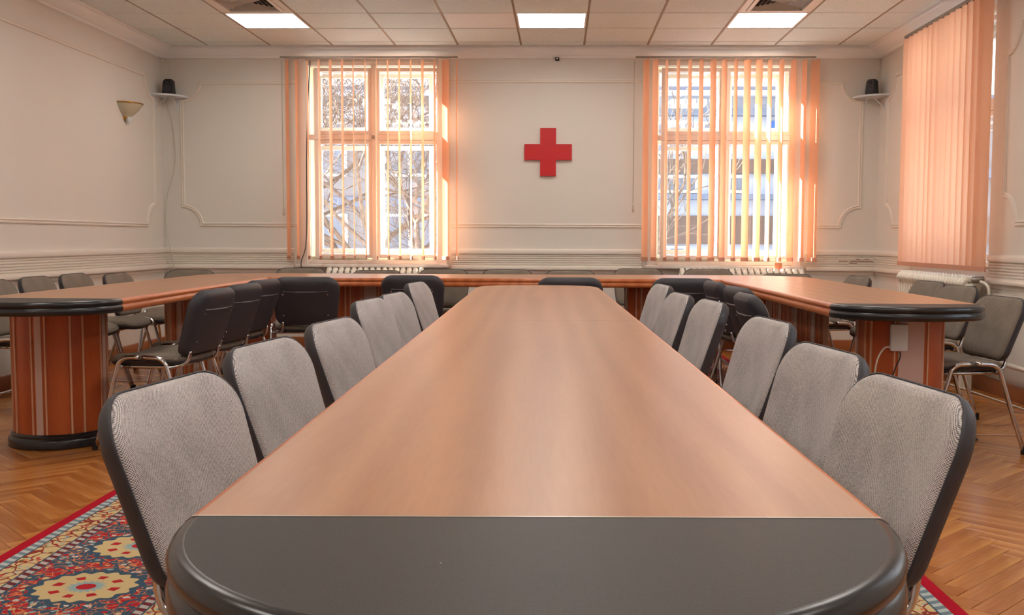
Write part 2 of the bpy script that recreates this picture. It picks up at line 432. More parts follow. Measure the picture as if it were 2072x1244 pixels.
# cornice: profile (distance from wall, z)
cp = [(0, 2.828), (.035, 2.832), (.042, 2.842), (.075, 2.85), (.11, 2.868), (.135, 2.888), (.142, 2.900), (.165, 2.904), (.172, 2.921), (.172, 2.96)]
def wall_map(side):
    # s along the wall, h out of the wall, z up
    return {'back': lambda s, z, h: (s, YB-h, z), 'left': lambda s, z, h: (XL+h, s, z), 'right': lambda s, z, h: (XR-h, s, z)}[side]
def extrude_profile(name, side, s0, s1, prof, mat='trim_paint', m0=0, m1=0, cap=True):
    """prof: (h out, z); m0/m1 = 1 mitres the end into a corner"""
    bm = bmesh.new(); f = wall_map(side)
    A = [bm.verts.new(f(s0+m0*h, z, h)) for h, z in prof]; B = [bm.verts.new(f(s1-m1*h, z, h)) for h, z in prof]
    for i in range(len(prof)-1): bm.faces.new((A[i], A[i+1], B[i+1], B[i]))
    if cap:
        for row in (A, B):
            try: bm.faces.new(row)
            except Exception: pass
    return struct(obj(name, bm, mat, smooth=True))
extrude_profile('trim_1', 'back', XL, XR, cp, 'cornice_paint', 1, 1, False)
extrude_profile('trim_2', 'left', YF, YB, cp, 'cornice_paint', 0, 1, False)
extrude_profile('trim_3', 'right', YF, YB, cp, 'cornice_paint', 0, 1, False)

# dado rail: rounded cap, fine ribs, rounded foot
dp = [(0, .985), (.02, .984), (.036, .974), (.042, .955), (.038, .936), (.024, .931)]
z = .928
for k in range(5):
    dp += [(.022, z), (.030, z-.006), (.030, z-.013), (.022, z-.018)]; z -= .021
dp += [(.024, .822), (.046, .815), (.054, .798), (.05, .782), (.034, .776), (.012, .774), (.012, .745), (0, .742)]
nt = 4
def dado(side, s0, s1, m0=0, m1=0):
    global nt; extrude_profile('trim_%d' % nt, side, s0, s1, dp, 'trim_paint', m0, m1); nt += 1
dado('back', XL, -2.62, 1, 0); dado('back', -1.06, .80, 0, 0); dado('back', 2.40, XR, 0, 1)
dado('left', YF, YB, 0, 1); dado('right', 8.93, YB, 0, 1); dado('right', 4.74, 7.30, 0, 0); dado('right', .54, 3.09, 0, 0); dado('right', YF, -1.11, 0, 0)
# panel mouldings on the walls
mp = [(-.019, 0), (-.016, .009), (-.007, .013), (-.004, .009), (.004, .009), (.009, .016), (.016, .014), (.019, 0)]
def moulding(side, pts, closed=False):
    global nt
    f = wall_map(side); bm = sweep(pts, mp, lambda s, t, h: f(s, t, h), closed)
    struct(obj('trim_%d' % nt, bm, 'trim_paint', smooth=True)); nt += 1
def notch_panel(side, s0, s1, z0, z1, r=.17, L=True, R=True):
    pts = []
    # clockwise from the lower left, concave quarter notches at the corners
    def q(cx, cy, a0, a1): return arc(cx, cy, r, r, a0, a1, 10)
    if L: pts += q(s0-.0, z0, pi/2, 0)[:] if False else [(s0+r*cos(a), z0+r*sin(a)) for a in [pi/2-(pi/2)*i/10 for i in range(11)]][::1]
    else: pts += [(s0, z0)]
    if R: pts += [(s1+r*cos(a), z0+r*sin(a)) for a in [pi-(pi/2)*i/10 for i in range(11)]]
    else: pts += [(s1, z0)]
    if R: pts += [(s1+r*cos(a), z1+r*sin(a)) for a in [-pi/2-(pi/2)*i/10 for i in range(11)]]
    else: pts += [(s1, z1)]
    if L: pts += [(s0+r*cos(a), z1+r*sin(a)) for a in [0-(pi/2)*i/10 for i in range(11)]]
    else: pts += [(s0, z1)]
    moulding(side, pts, True)
notch_panel('back', -3.72, -2.56, 1.212, 2.60, .18, True, False)
notch_panel('back', -1.115, .85, 1.212, 2.615, .18, False, False)
notch_panel('back', 2.35, 2.915, 1.212, 2.60, .19, False, True)
notch_panel('left', 1.2, 9.75, 1.2, 2.612, .2)
notch_panel('right', 8.95, 9.71, 1.215, 2.60, .2, True, True)
notch_panel('right', 4.86, 7.14, 1.20, 2.57, .2)
# skirting boards
def skirt(nm, side, s0, s1):
    extrude_profile(nm, side, s0, s1, [(0, 0), (.022, 0), (.022, .085), (.016, .1), (0, .105)], 'brown_base', 0, 0)
skirt('baseboard_back', 'back', XL, XR); skirt('baseboard_left', 'left', YF, YB); skirt('baseboard_right', 'right', YF, YB)

# ------------------------------------------------------------------ windows
def ring_frame(bm, x0, x1, z0, z1, w, y0, y1, bev=.004):
    box(bm, x0, x0+w, y0, y1, z0, z1, bev); box(bm, x1-w, x1, y0, y1, z0, z1, bev)
    box(bm, x0+w, x1-w, y0, y1, z0, z0+w, bev); box(bm, x0+w, x1-w, y0, y1, z1-w, z1, bev)
def make_window(idx, x0, x1, op, out, place=None):
    """built in the local frame: x along the wall, y outward, z up; op/out: openings (xa, xb, xc, xd)"""
    t = sempty('window_%d' % idx)
    z0, z1, z2, z3 = .925, 2.005, 2.135, 2.705
    xa, xb, xc, xd = op
    # surround on the wall and inner frame
    bm = bmesh.new()
    box(bm, x0-.06, x0+.02, -.022, .0, .80, 2.828, .004); box(bm, x1-.02, x1+.06, -.022, .0, .80, 2.828, .004)
    obj('surround', bm, 'frame_paint', t)
    bm = bmesh.new()
    ring_frame(bm, x0, x1, .83, 2.80, .035, -.012, .06)
    box(bm, x0+.035, x1-.035, -.006, .055, 2.045, 2.095, .004)
    box(bm, (xb+xc)/2-.022, (xb+xc)/2+.022, -.018, .055, .865, 2.765, .006)
    obj('frame', bm, 'frame_paint', t)
    obj('sill', bx(x0-.08, x1+.08, -.10, .0, .80, .828, bev=.006), 'frame_paint', t)
    for a, b, c, d in ((xa, xb, z0, z1), (xc, xd, z0, z1), (xa, xb, z2, z3), (xc, xd, z2, z3)):
        bm = bmesh.new(); w = .038
        ring_frame(bm, a-w, b+w, c-w, d+w, w, .004, .05, .005); s = obj('sash', bm, 'frame_paint', t)
        obj('pane', bx(a, b, .026, .029, c, d), 'window_glass', s)
    bm = bmesh.new()
    box(bm, (xb+xc)/2-.014, (xb+xc)/2+.014, -.04, -.018, 2.05, 2.085, .003); obj('latch', bm, 'grey_metal', t)
    # the lining between the two leaves
    bm = bmesh.new()
    box(bm, x0+.02, x0+.04, .06, .30, .86, 2.80); box(bm, x1-.04, x1-.02, .06, .30, .86, 2.80)
    box(bm, x0+.04, x1-.04, .06, .30, 2.76, 2.78); box(bm, x0+.04, x1-.04, .06, .30, .86, .90)
    obj('lining', bm, 'reveal_paint', t)
    ya = .24; oa, ob, oc, od = out; zz = (.978, 1.965, 2.19, 2.678)
    bm = bmesh.new()
    ring_frame(bm, x0+.04, x1-.04, .90, 2.76, .03, ya-.02, ya+.07)
    box(bm, x0+.07, x1-.07, ya-.01, ya+.07, 2.03, 2.12, .003); box(bm, (ob+oc)/2-.03, (ob+oc)/2+.03, ya-.01, ya+.07, .93, 2.73, .003)
    obj('outer_frame', bm, 'frame_paint', t)
    for a, b, c, d in ((oa, ob, zz[0], zz[1]), (oc, od, zz[0], zz[1]), (oa, ob, zz[2], zz[3]), (oc, od, zz[2], zz[3])):
        bm = bmesh.new(); w = .042
        ring_frame(bm, a-w, b+w, c-w, d+w, w, ya-.005, ya+.04, .004); s = obj('outer_sash', bm, 'frame_paint', t)
        obj('pane', bx(a, b, ya+.018, ya+.021, c, d), 'window_glass', s)
    obj('outer_sill', bx(x0, x1, .30, .56, .80, .84), 'grey_metal', t)
    if place: t.matrix_world = place
    else: t.location = (0, YB, 0)
    return t
make_window(1, *W1, (-2.375, -1.885, -1.77, -1.215), (-2.395, -1.95, -1.77, -1.315))
make_window(2, *W2, (1.02, 1.54, 1.645, 2.205), (1.07, 1.555, 1.70, 2.14))
# right wall: local x -> world -y is not needed, symmetric; y outward = +x
R3 = Matrix.Rotation(-pi/2, 4, 'Z'); T3 = Matrix.Translation((XR+.10, (W3[0]+W3[1])/2, 0))
hw = (W3[1]-W3[0])/2
for k_, ww_ in ((3, W3), (4, W4_ADDED), (5, W5_ADDED)):  # first one is the seen window, the others are added for their daylight
    T3 = Matrix.Translation((XR+.10, (ww_[0]+ww_[1])/2, 0))
    make_window(k_, -hw, hw, (-hw+.1, -.06, .06, hw-.1), (-hw+.14, -.08, .08, hw-.14), T3 @ R3)

# ================================================================== CEILING LIGHTS AND VENTS
names = {(-4, 1): 'leftmost of three by the end wall', (0, 1): 'middle one of three by the end wall', (3, 1): 'rightmost of three by the end wall'}
for (i, j) in sorted(light_cells, key=lambda c: (c[1], c[0])):
    x = GX+.6*i+.3; y = GY-.6*j-.3
    lab = 'square white ceiling light panel, '+names[(i, j)] if (i, j) in names else 'square white ceiling light panel above or behind the camera'
    t = thing('ceiling_light', lab, 'ceiling light', (x, y, ZC), 0, None if (i, j) in names else 'ceiling lights behind the camera')
    bm = bmesh.new(); ring_frame(bm, -.291, .291, -.291, .291, .014, -.004, .012, 0)
    for v in bm.verts: v.co = Vector((v.co.x, v.co.z, v.co.y))
    obj('frame', bm, 'frame_paint', t)
    obj('diffuser', bx(-.277, .277, -.277, .277, .001, .006), 'panel_light', t)
for k, (i, j) in enumerate(sorted(vent_cells)):
    x = GX+.6*i+.3; y = GY-.6*j-.3
    t = thing('ceiling_vent', 'square louvred air vent in the ceiling next to the %s light panel' % ('left' if k == 0 else 'right'), 'vent', (x, y, ZC))
    bm = bmesh.new()
    ring_frame(bm, -.291, .291, -.291, .291, .05, -.003, .012, 0); ring_frame(bm, -.236, .236, -.236, .236, .03, -.012, .006, .003)
    for v in bm.verts: v.co = Vector((v.co.x, v.co.z, v.co.y))
    obj('frame', bm, 'vent_paint', t)
    obj('backing', bx(-.24, .24, -.24, .24, .028, .035), 'duct_dark', t)
    for q_ in range(6):      # nested square louvres, each sloping
        r = .2-.033*q_; r2 = r-.024
        bm = bmesh.new()
        A = [bm.verts.new((sx_*r, sy_*r, -.004)) for sx_, sy_ in ((-1, -1), (1, -1), (1, 1), (-1, 1))]
        B = [bm.verts.new((sx_*r2, sy_*r2, .02)) for sx_, sy_ in ((-1, -1), (1, -1), (1, 1), (-1, 1))]
        for a in range(4): bm.faces.new((A[a], A[(a+1) % 4], B[(a+1) % 4], B[a]))
        bmesh.ops.solidify(bm, geom=bm.faces[:], thickness=.0015)
        obj('louvre', bm, 'vent_paint', t)

# ================================================================== OUTSIDE
obj_g = struct(obj('ground', bx(-60, 70, -50, 90, -3.3, -3.2), 'ground_earth'))
def building(label, x0, x1, y, z0, z1, wallm, bands, wins, roof=True, depth=8):
    t = thing('building', label, 'building', ((x0+x1)/2, y, z0)); c = (x0+x1)/2
    obj('facade', bx(x0-c, x1-c, 0, depth, 0, z1-z0), wallm, t)
    for a, b, mt, dp_ in bands: obj('facade_band', bx(x0-c-.05, x1-c+.05, -dp_, 0, a-z0, b-z0), mt, t)
    for a, b, c0, d in wins:
        f = obj('window', bx(a-c, b-c, -.08, .02, c0-z0, d-z0), 'frame_paint', t)
        bm = bmesh.new(); mid = (a+b)/2-c
        box(bm, a-c+.08, mid-.04, -.1, -.08, c0-z0+.08, d-z0-.08); box(bm, mid+.04, b-c-.08, -.1, -.08, c0-z0+.08, d-z0-.08)
        obj('pane', bm, 'outside_glass', f)
    if roof:
        obj('roof', bx(x0-c-.05, x1-c+.05, -.5, depth, z1-z0, z1-z0+.22), 'roof_dark', t)
        obj('gutter', tb([(x0-c-.3, -.55, z1-z0+.02), (x1-c+.3, -.55, z1-z0+.02)], .09), 'facade_white', t)
    return t
wins = []
for zz in (2.9, .2, -2.5):
    for xx in (-13, -10.4, -7.8, -5.2, -2.6): wins.append((xx, xx+1.5, zz, zz+1.6))
building('cream building behind the bare trees, seen through the left window', -16, 1.4, 30, -3.2, 5.25, 'facade_cream', [(4.6, 4.95, 'facade_white', .1), (2.0, 2.3, 'facade_grey', .08), (-.8, -.5, 'facade_grey', .08)], wins)
building('white building with grey bands, seen through the left half of the right window', 2.2, 6.4, 29, -3.2, 5.1, 'facade_white',
         [(4.55, 4.75, 'facade_grey', .3), (2.95, 3.35, 'facade_brown', .15), (2.2, 2.35, 'facade_grey', .5), (.95, 1.75, 'facade_brown', .12), (-.2, .6, 'facade_grey', .1)],
         [(2.6, 3.5, 3.5, 4.4), (4.0, 4.9, 3.5, 4.4), (2.6, 3.9, 2.4, 2.9), (4.2, 5.3, 2.4, 2.9), (2.6, 3.6, -.1, .9)])
building('pale building with a blue plate, seen through the right half of the right window', 6.6, 12, 27, -3.2, 4.6, 'facade_cream',
         [(4.2, 4.45, 'facade_brown', .1), (2.7, 2.95, 'facade_grey', .5), (1.0, 1.7, 'facade_brown', .1), (-.3, .4, 'facade_grey', .2)],
         [(6.8, 7.3, 1.8, 2.6), (7.6, 8.4, 3.2, 4.0), (7.6, 8.4, 1.8, 2.6)])
building('white building across the side street, seen past the right blind', 15, 23, 22, -3.2, 1.6, 'facade_white', [(-1, -.8, 'facade_grey', .2)], [(16, 17, -.4, .9), (19, 20, -.4, .9)], False, 10)
tag(obj('street_sign', bx(5.92, 6.2, 28.93, 29.0, 4.1, 4.42), 'blue_sign'), 'small blue plate high outside the right window', 'sign')

def bare_tree(label, base, h, seed, spread=.5, lean=0, depth=6):
    rnd = random.Random(seed); t = thing('bare_tree', label, 'tree', base, 0, None)
    tr = bmesh.new(); br = bmesh.new(); tw = bmesh.new()
    def grow(p, d, L, r, lv):
        pts = [p]; q_ = p; dd = d.copy()
        segs = 3 if lv < 3 else 2
        for k in range(segs):
            dd = (dd+Vector((rnd.uniform(-1, 1), rnd.uniform(-1, 1), rnd.uniform(-.5, .8)))*.16).normalized()
            q_ = q_+dd*L/segs; pts.append(q_)
        tgt = tr if lv == 0 else (br if lv < 3 else tw)
        tube(tgt, pts, [r, r*.68], 7 if lv < 2 else (5 if lv < 4 else 3), caps=False)
        if lv >= depth: return
        n = 3
        for k in range(n):
            a = rnd.uniform(0, 2*pi); ax = dd.orthogonal().normalized()
            ax.rotate(Matrix.Rotation(a, 3, dd)); nd = dd.copy(); nd.rotate(Matrix.Rotation(rnd.uniform(.35, .95)*spread*1.6, 3, ax))
            nd = (nd+Vector((0, 0, .12))).normalized()
            grow(pts[-1] if k < 2 else pts[-2], nd, L*rnd.uniform(.64, .86), max(r*.62, .0065), lv+1)
    grow(Vector((0, 0, 0)), Vector((lean, 0, 1)).normalized(), h*.34, h*.013, 0)
    obj('trunk', tr, 'bark', t); obj('branches', br, 'bark', t); o = obj('twigs', tw, 'bark', t); o['kind'] = 'stuff'
    return t
bare_tree('bare tree nearest the left half of the left window', (-3.9, 18.5, -3.2), 8.4, 3, .62, 0, 7)
bare_tree('bare tree behind the right half of the left window', (-2.5, 17, -3.2), 8.2, 11, .62, .05, 7)
bare_tree('thin bare tree between the two windows, reaching into the right one', (1.3, 19, -3.2), 7.0, 21, .62, .06, 5)
bare_tree('slender bare tree in front of the cream building, middle of the left window', (-3.3, 22, -3.2), 8.6, 45, .6, 0, 7)
bare_tree('bare tree far left beyond the left window', (-6.2, 21, -3.2), 9, 33, .62, 0, 7)

# ================================================================== TABLES
RIM = [(0, .785), (.010, .7845), (.019, .780), (.024, .772), (.023, .763), (.017, .758), (.015, .756), (.021, .752), (.025, .742), (.025, .732), (.020, .723), (.010, .719), (-.03, .719)]
def slab(name, path, mat, parent, z0=.720, z1=TZ): return obj(name, prism(path, z0, z1), mat, parent)
WRIM = [(0, .785), (.005, .7842), (.012, .779), (.016, .771), (.015, .763), (.010, .758), (.009, .756), (.014, .752), (.018, .742), (.018, .732), (.013, .723), (.004, .719), (-.03, .719)]
def rim(name, path, mat, parent, closed=False):
    # path runs clockwise so that "left of path" is outward
    return obj(name, sweep(path, WRIM if mat == 'rim_wood' else [(o_*.72, h_) for o_, h_ in RIM], lambda s, t, h: (s, t, h), closed), mat, parent, smooth=True)
def pedestal(parent, cx, cy, hx, hy, rr_=None, pale=.05, top=.73):
    """rounded-oblong column with upright panels, beads and a black plinth"""
    r = min(hx, hy) if rr_ is None else rr_
    def outline(o):
        R = r+o; p = []
        for (sx_, sy_, a0) in ((1, 1, 0), (-1, 1, pi/2), (-1, -1, pi), (1, -1, 3*pi/2)):
            p += arc(cx+sx_*(hx-r), cy+sy_*(hy-r), R, R, a0, a0+pi/2, 9)
        q_ = []
        for a in p:
            if not q_ or (Vector(a)-Vector(q_[-1])).length > 1e-4: q_.append(a)
        if (Vector(q_[0])-Vector(q_[-1])).length < 1e-4: q_.pop()
        return q_
    body = obj('pedestal', prism(outline(0), .05, top), 'pedestal_wood', parent, smooth=True)
    pl = [(.0, .075), (.006, .075), (.014, .066), (.014, .055), (.022, .05), (.028, .04), (.028, .005), (.02, 0), (0, 0)]
    o = outline(0)[::-1]
    obj('plinth', sweep(o, pl, lambda s, t, h: (s, t, h), True), 'black_edge', body, smooth=True)
    obj('plinth_cap', prism(outline(.002), 0, .05), 'black_edge', body)
    obj('top_cap', prism(outline(-.01), top-.03, top+.0005), 'black_edge', body) if False else None
    # beads walk round the outline
    o = outline(0); L = [0]
    for a, b in zip(o, o[1:]+o[:1]): L.append(L[-1]+(Vector(b)-Vector(a)).length)
    tot = L[-1]
    def at(s):
        s %= tot
        for i in range(len(o)):
            if L[i+1] >= s: 
                a = Vector(o[i]); b = Vector(o[(i+1) % len(o)]); k = (s-L[i])/(L[i+1]-L[i]); d = (b-a).normalized()
                return a+(b-a)*k, Vector((d.y, -d.x))
    # front centre (towards -y)
    s0 = min(range(len(o)), key=lambda i: (abs(o[i][0]-cx) if o[i][1] < cy else 9)); best = 0; bd = 9
    for k in range(400):
        p, nn = at(tot*k/400)
        if p.y < cy and abs(p.x-cx) < bd: bd = abs(p.x-cx); best = tot*k/400
    step = .125+pale/2; nrep = max(2, round(tot/.36)); per = tot/nrep
    for k in range(nrep):
        c0 = best+k*per
        p, nn = at(c0)
        def strip(s, w, d, nm, mt):
            bm = bmesh.new(); pts = [at(s-w/2+w*i/4) for i in range(5)]
            rows_ = []
            for z_ in (.076, top-.001):
                rows_.append(([bm.verts.new((pp.x+nn_.x*d, pp.y+nn_.y*d, z_)) for pp, nn_ in pts], [bm.verts.new((pp.x-nn_.x*.004, pp.y-nn_.y*.004, z_)) for pp, nn_ in pts]))
            (A, Ai), (B, Bi) = rows_
            for i in range(4): bm.faces.new((A[i], A[i+1], B[i+1], B[i]))
            bm.faces.new((A[0], B[0], Bi[0], Ai[0])); bm.faces.new((A[4], Ai[4], Bi[4], B[4])); bm.faces.new(B+Bi[::-1]); bm.faces.new(A[::-1]+Ai)
            obj(nm, bm, mt, body)
        strip(c0, pale, .004, 'pale_strip', 'pale_panel')
        for sg in (-1, 1):
            strip(c0+sg*(pale/2+.018), .007, .006, 'bead', 'bead_wood')
            strip(c0+sg*min(pale/2+.135, per/2-.02), .009, .007, 'bead', 'bead_wood')
    return body

def panel_leg(parent, x, y0, y1, top=.72):
    b = obj('panel_leg', bx(x-.014, x+.014, y0, y1, .05, top), 'pedestal_wood', parent)
    obj('plinth', bx(x-.04, x+.04, y0-.02, y1, 0, .055, bev=.012), 'black_edge', b)
    obj('edge_strip', bx(x-.016, x+.016, y0-.004, y0, .055, top), 'bead_wood', b)
    n_ = 3; w_ = (y1-y0)/n_
    for sd_ in (-1, 1):
        for k in range(n_):
            c_ = y0+w_*(k+.5)
            obj('pale_strip', bx(x+sd_*.014, x+sd_*.018, c_-.04, c_+.04, .056, top), 'pale_panel', b)
            for d_ in (-.16, -.06, .06, .16): obj('bead', bx(x+sd_*.014, x+sd_*.021, c_+d_-.005, c_+d_+.005, .056, top), 'bead_wood', b)
    return b
# --- centre table: built in its own frame (y along the table), turned slightly
yaw = .0216376
def ctr(name_loc=(-.0, 0)): pass
ct = thing('conference_table', 'long central beech table with a black rounded near end', 'table', (0, 0, 0), 0)
CW = .368; X0 = .0            # half width
# local frame: x measured from the axis; axis starts at (-.0005, 0) + x offset
ct.location = (-.371+.371, 0, 0)
ax = -.0
# axis through x = -.37091+.371 at y = 0
YN, YSEAM, YE0, YE1 = 1.075, 3.71, 6.17, 6.55
def rect(x0, x1, y0, y1): return [(x0, y0), (x1, y0), (x1, y1), (x0, y1)]
slab('black_end', arc(0, YN, CW-.004, .33, pi, 2*pi, 40), 'black_laminate', ct)
slab('table_top', rect(-CW, CW, YN+.002, YSEAM-.0008), 'beech_top', ct)
far = arc(0, YE0, CW, YE1-YE0, 0, pi, 36, .72)
slab('table_top', [(-CW, YSEAM+.0008), (CW, YSEAM+.0008)]+far, 'beech_top', ct)
obj('seam_strip', bx(-CW-.005, CW+.005, YN-.0015, YN+.0015, .74, TZ+.0006), 'steel_strip', ct)
rim('black_rim', arc(0, YN, CW-.004, .33, 2*pi, pi, 40), 'black_edge', ct)
rim('wood_rim', [(-CW, YN), (-CW, YE0)]+far[::-1][1:-1]+[(CW, YE0), (CW, YN)], 'rim_wood', ct)
obj('under_frame', bx(-.25, .25, YN, 6.2, .66, .731), 'black_edge', ct)
for y in (1.35, 3.6, 5.95): pedestal(ct, 0, y, .21, .3)
ct.rotation_euler = (0, 0, yaw); ct.location = (0, 0, 0)

# --- U-shaped ring of tables: left arm, back run, right arm
def arm(label, xi, xo, yn, yi, side):
    """xi inner edge, xo outer edge at y = 0 frame; side -1 left / +1 right"""
    pass
lt = thing('conference_table', 'left beech table arm with a black rounded end on an oval pedestal', 'table')
def quad_top(t, pts, mat='beech_top'): return slab('table_top', pts, mat, t)
# left arm runs from its black end (y 4.9) to the inner corner (y 7.68)
LI = lambda y: -2.156-.0245*(y-4.9); LO = lambda y: -2.863-.012*(y-4.9)
yj = 4.90
quad_top(lt, [(LO(yj+.002), yj+.002), (LI(yj+.002), yj+.002), (LI(7.655), 7.655), (LO(7.655), 7.655)])
cxl = (LI(yj)+LO(yj))/2; hl = (LI(yj)-LO(yj))/2
slab('black_end', arc(cxl, yj, hl, .33, pi, 2*pi, 36), 'black_laminate', lt)
rim('black_rim', arc(cxl, yj, hl, .33, 2*pi, pi, 36), 'black_edge', lt)
rim('wood_rim', [(LI(7.655), 7.655), (LI(yj), yj)], 'rim_wood', lt); rim('wood_rim', [(LO(yj), yj), (LO(7.655), 7.655)], 'rim_wood', lt)
obj('seam_strip', bx(cxl-hl, cxl+hl, yj-.0015, yj+.0015, .74, TZ+.0006), 'steel_strip', lt)
obj('under_frame', bx(-2.74, -2.36, yj+.3, 7.6, .69, .731), 'black_edge', lt)
pedestal(lt, -2.645, 5.28, .23, .235, .23, .034); panel_leg(lt, -2.62, 6.70, 7.6)
rt = thing('conference_table', 'right beech table arm with a black rounded end, white box on its pedestal', 'table')
RI = lambda y: 1.292-.0245*(y-4.79); RO = lambda y: 1.972+.006*(y-4.79)
yj = 4.80
quad_top(rt, [(RI(yj+.002), yj+.002), (RO(yj+.002), yj+.002), (RO(7.555), 7.555), (RI(7.555), 7.555)])
cxr = (RI(yj)+RO(yj))/2; hr = (RO(yj)-RI(yj))/2
slab('black_end', arc(cxr, yj, hr, .25, pi, 2*pi, 36), 'black_laminate', rt)
rim('black_rim', arc(cxr, yj, hr, .25, 2*pi, pi, 36), 'black_edge', rt)
rim('wood_rim', [(RI(yj), yj), (RI(7.555), 7.555)][::-1][::-1], 'rim_wood', rt); rim('wood_rim', [(RO(7.555), 7.555), (RO(yj), yj)], 'rim_wood', rt)
obj('seam_strip', bx(cxr-hr, cxr+hr, yj-.0015, yj+.0015, .74, TZ+.0006), 'steel_strip', rt)
obj('under_frame', bx(1.40, 1.86, yj+.3, 7.5, .69, .731), 'black_edge', rt)
pedestal(rt, 1.672, 5.0, .19, .18, .13, .12); panel_leg(rt, 1.55, 5.9, 7.3)
# corners and back run
YI, YO = 7.615, 8.51
bl = thing('conference_table', 'left corner section of the back table, rounded outside corner', 'table')
xl0, xl1 = -2.896, -2.223
cpath = [(xl1, 7.66), (xl1, YI+.0), (-2.0, YI), (-2.0, YO)]+arc(xl0+.5, YO-.5, .5, .5, pi/2, pi, 14)[0:]+[(xl0, 7.66)]
slab('table_top', cpath, 'beech_top_across', bl)
rim('wood_rim', [(-2.0, YI), (xl1+.0, YI), (xl1, 7.66)][::1], 'rim_wood', bl)
rim('wood_rim', ([(-2.0, YO)]+arc(xl0+.5, YO-.5, .5, .5, pi/2, pi, 14)+[(xl0, 7.66)])[::-1], 'rim_wood', bl)
pedestal(bl, -2.5, 8.08, .2, .2)
br_ = thing('conference_table', 'right corner section of the back table, rounded outside corner', 'table')
xr0, xr1 = 1.224, 1.99
slab('table_top', [(xr0, YI), (xr0, 7.56), (xr1, 7.56)]+arc(xr1-.5, YO-.5, .5, .5, 0, pi/2, 14)+[(1.1, YO), (1.1, YI)], 'beech_top_across', br_)
rim('wood_rim', [(xr0, 7.56), (xr0, YI), (1.1, YI)], 'rim_wood', br_)
rim('wood_rim', ([(xr1, 7.56)]+arc(xr1-.5, YO-.5, .5, .5, 0, pi/2, 14)+[(1.1, YO)])[::-1], 'rim_wood', br_)
pedestal(br_, 1.62, 8.06, .2, .2)
def run(label, x0, x1, peds):
    t = thing('conference_table', label, 'table')
    slab('table_top', rect(x0+.001, x1-.001, YI, YO), 'beech_top_across', t)
    rim('wood_rim', [(x1-.001, YI), (x0+.001, YI)], 'rim_wood', t); rim('wood_rim', [(x0+.001, YO), (x1-.001, YO)], 'rim_wood', t)
    for a, b in peds: pedestal(t, (a+b)/2, 8.1, (b-a)/2, .19, .08, .1)
    return t
run('back table section left of the middle joint', -2.0, -.46, [(-1.86, -1.12)])
run('back table section right of the middle joint, behind the central table', -.46, 1.1, [(.53, 1.04)])

# ================================================================== CHAIRS
def back_outline(hwt=.232, hwb=.212, z0=0, z1=.345, rt_=.09, rb=.055, n=8):
    p = []
    p += [(hwt-rt_+rt_*cos(a), z1-rt_+rt_*sin(a)) for a in [pi/2*i/n for i in range(n+1)]]
    p += [(-hwt+rt_+rt_*cos(a), z1-rt_+rt_*sin(a)) for a in [pi/2+pi/2*i/n for i in range(n+1)]]
    p += [(-hwb+rb+rb*cos(a), z0+rb+rb*sin(a)) for a in [pi+pi/2*i/n for i in range(n+1)]]
    p += [(hwb-rb+rb*cos(a), z0+rb+rb*sin(a)) for a in [3*pi/2+pi/2*i/n for i in range(n+1)]]
    # slightly crowned top and bottom edges
    return [(x, z+(.010*(1-(x/hwt)**2) if z > z1*.5 else -.008*(1-(x/hwb)**2))) for x, z in p]
LEAN = radians(19); BZ = .480
def bend(x, y, z):
    """local back coordinates (y forward) -> chair coordinates"""
    ax_ = abs(x)/.232
    yb = y+.030*ax_**2.2+.010*(z/.33-.5)**2-.0     # wings curve forward
    # lean back
    yy = yb*cos(LEAN)-z*sin(LEAN); zz = z*cos(LEAN)+yb*sin(LEAN)
    return (x, -.19+yy, BZ+zz)
def loft(rings, closef=True):
    bm = bmesh.new(); rs = []
    for ring in rings: rs.append([bm.verts.new(p) for p in ring])
    n = len(rs[0])
    for a, b in zip(rs, rs[1:]):
        for k in range(n): bm.faces.new((a[k], a[(k+1) % n], b[(k+1) % n], b[k]))
    return bm, rs
def pad(out, c, layers, f):
    """layers: (scale, y) from the rim to the middle, both faces; f maps"""
    rings = []
    for s, y in layers:
        rings.append([f(c[0]+(x-c[0])*s, y, c[1]+(z-c[1])*s) for x, z in out])
    bm, rs = loft(rings)
    for r_ in (rs[0], rs[-1]):
        cc = Vector((0, 0, 0))
        for v in r_: cc += v.co
        cv = bm.verts.new(cc/len(r_))
        for k in range(len(r_)): bm.faces.new((r_[k], r_[(k+1) % len(r_)], cv))
    return bm
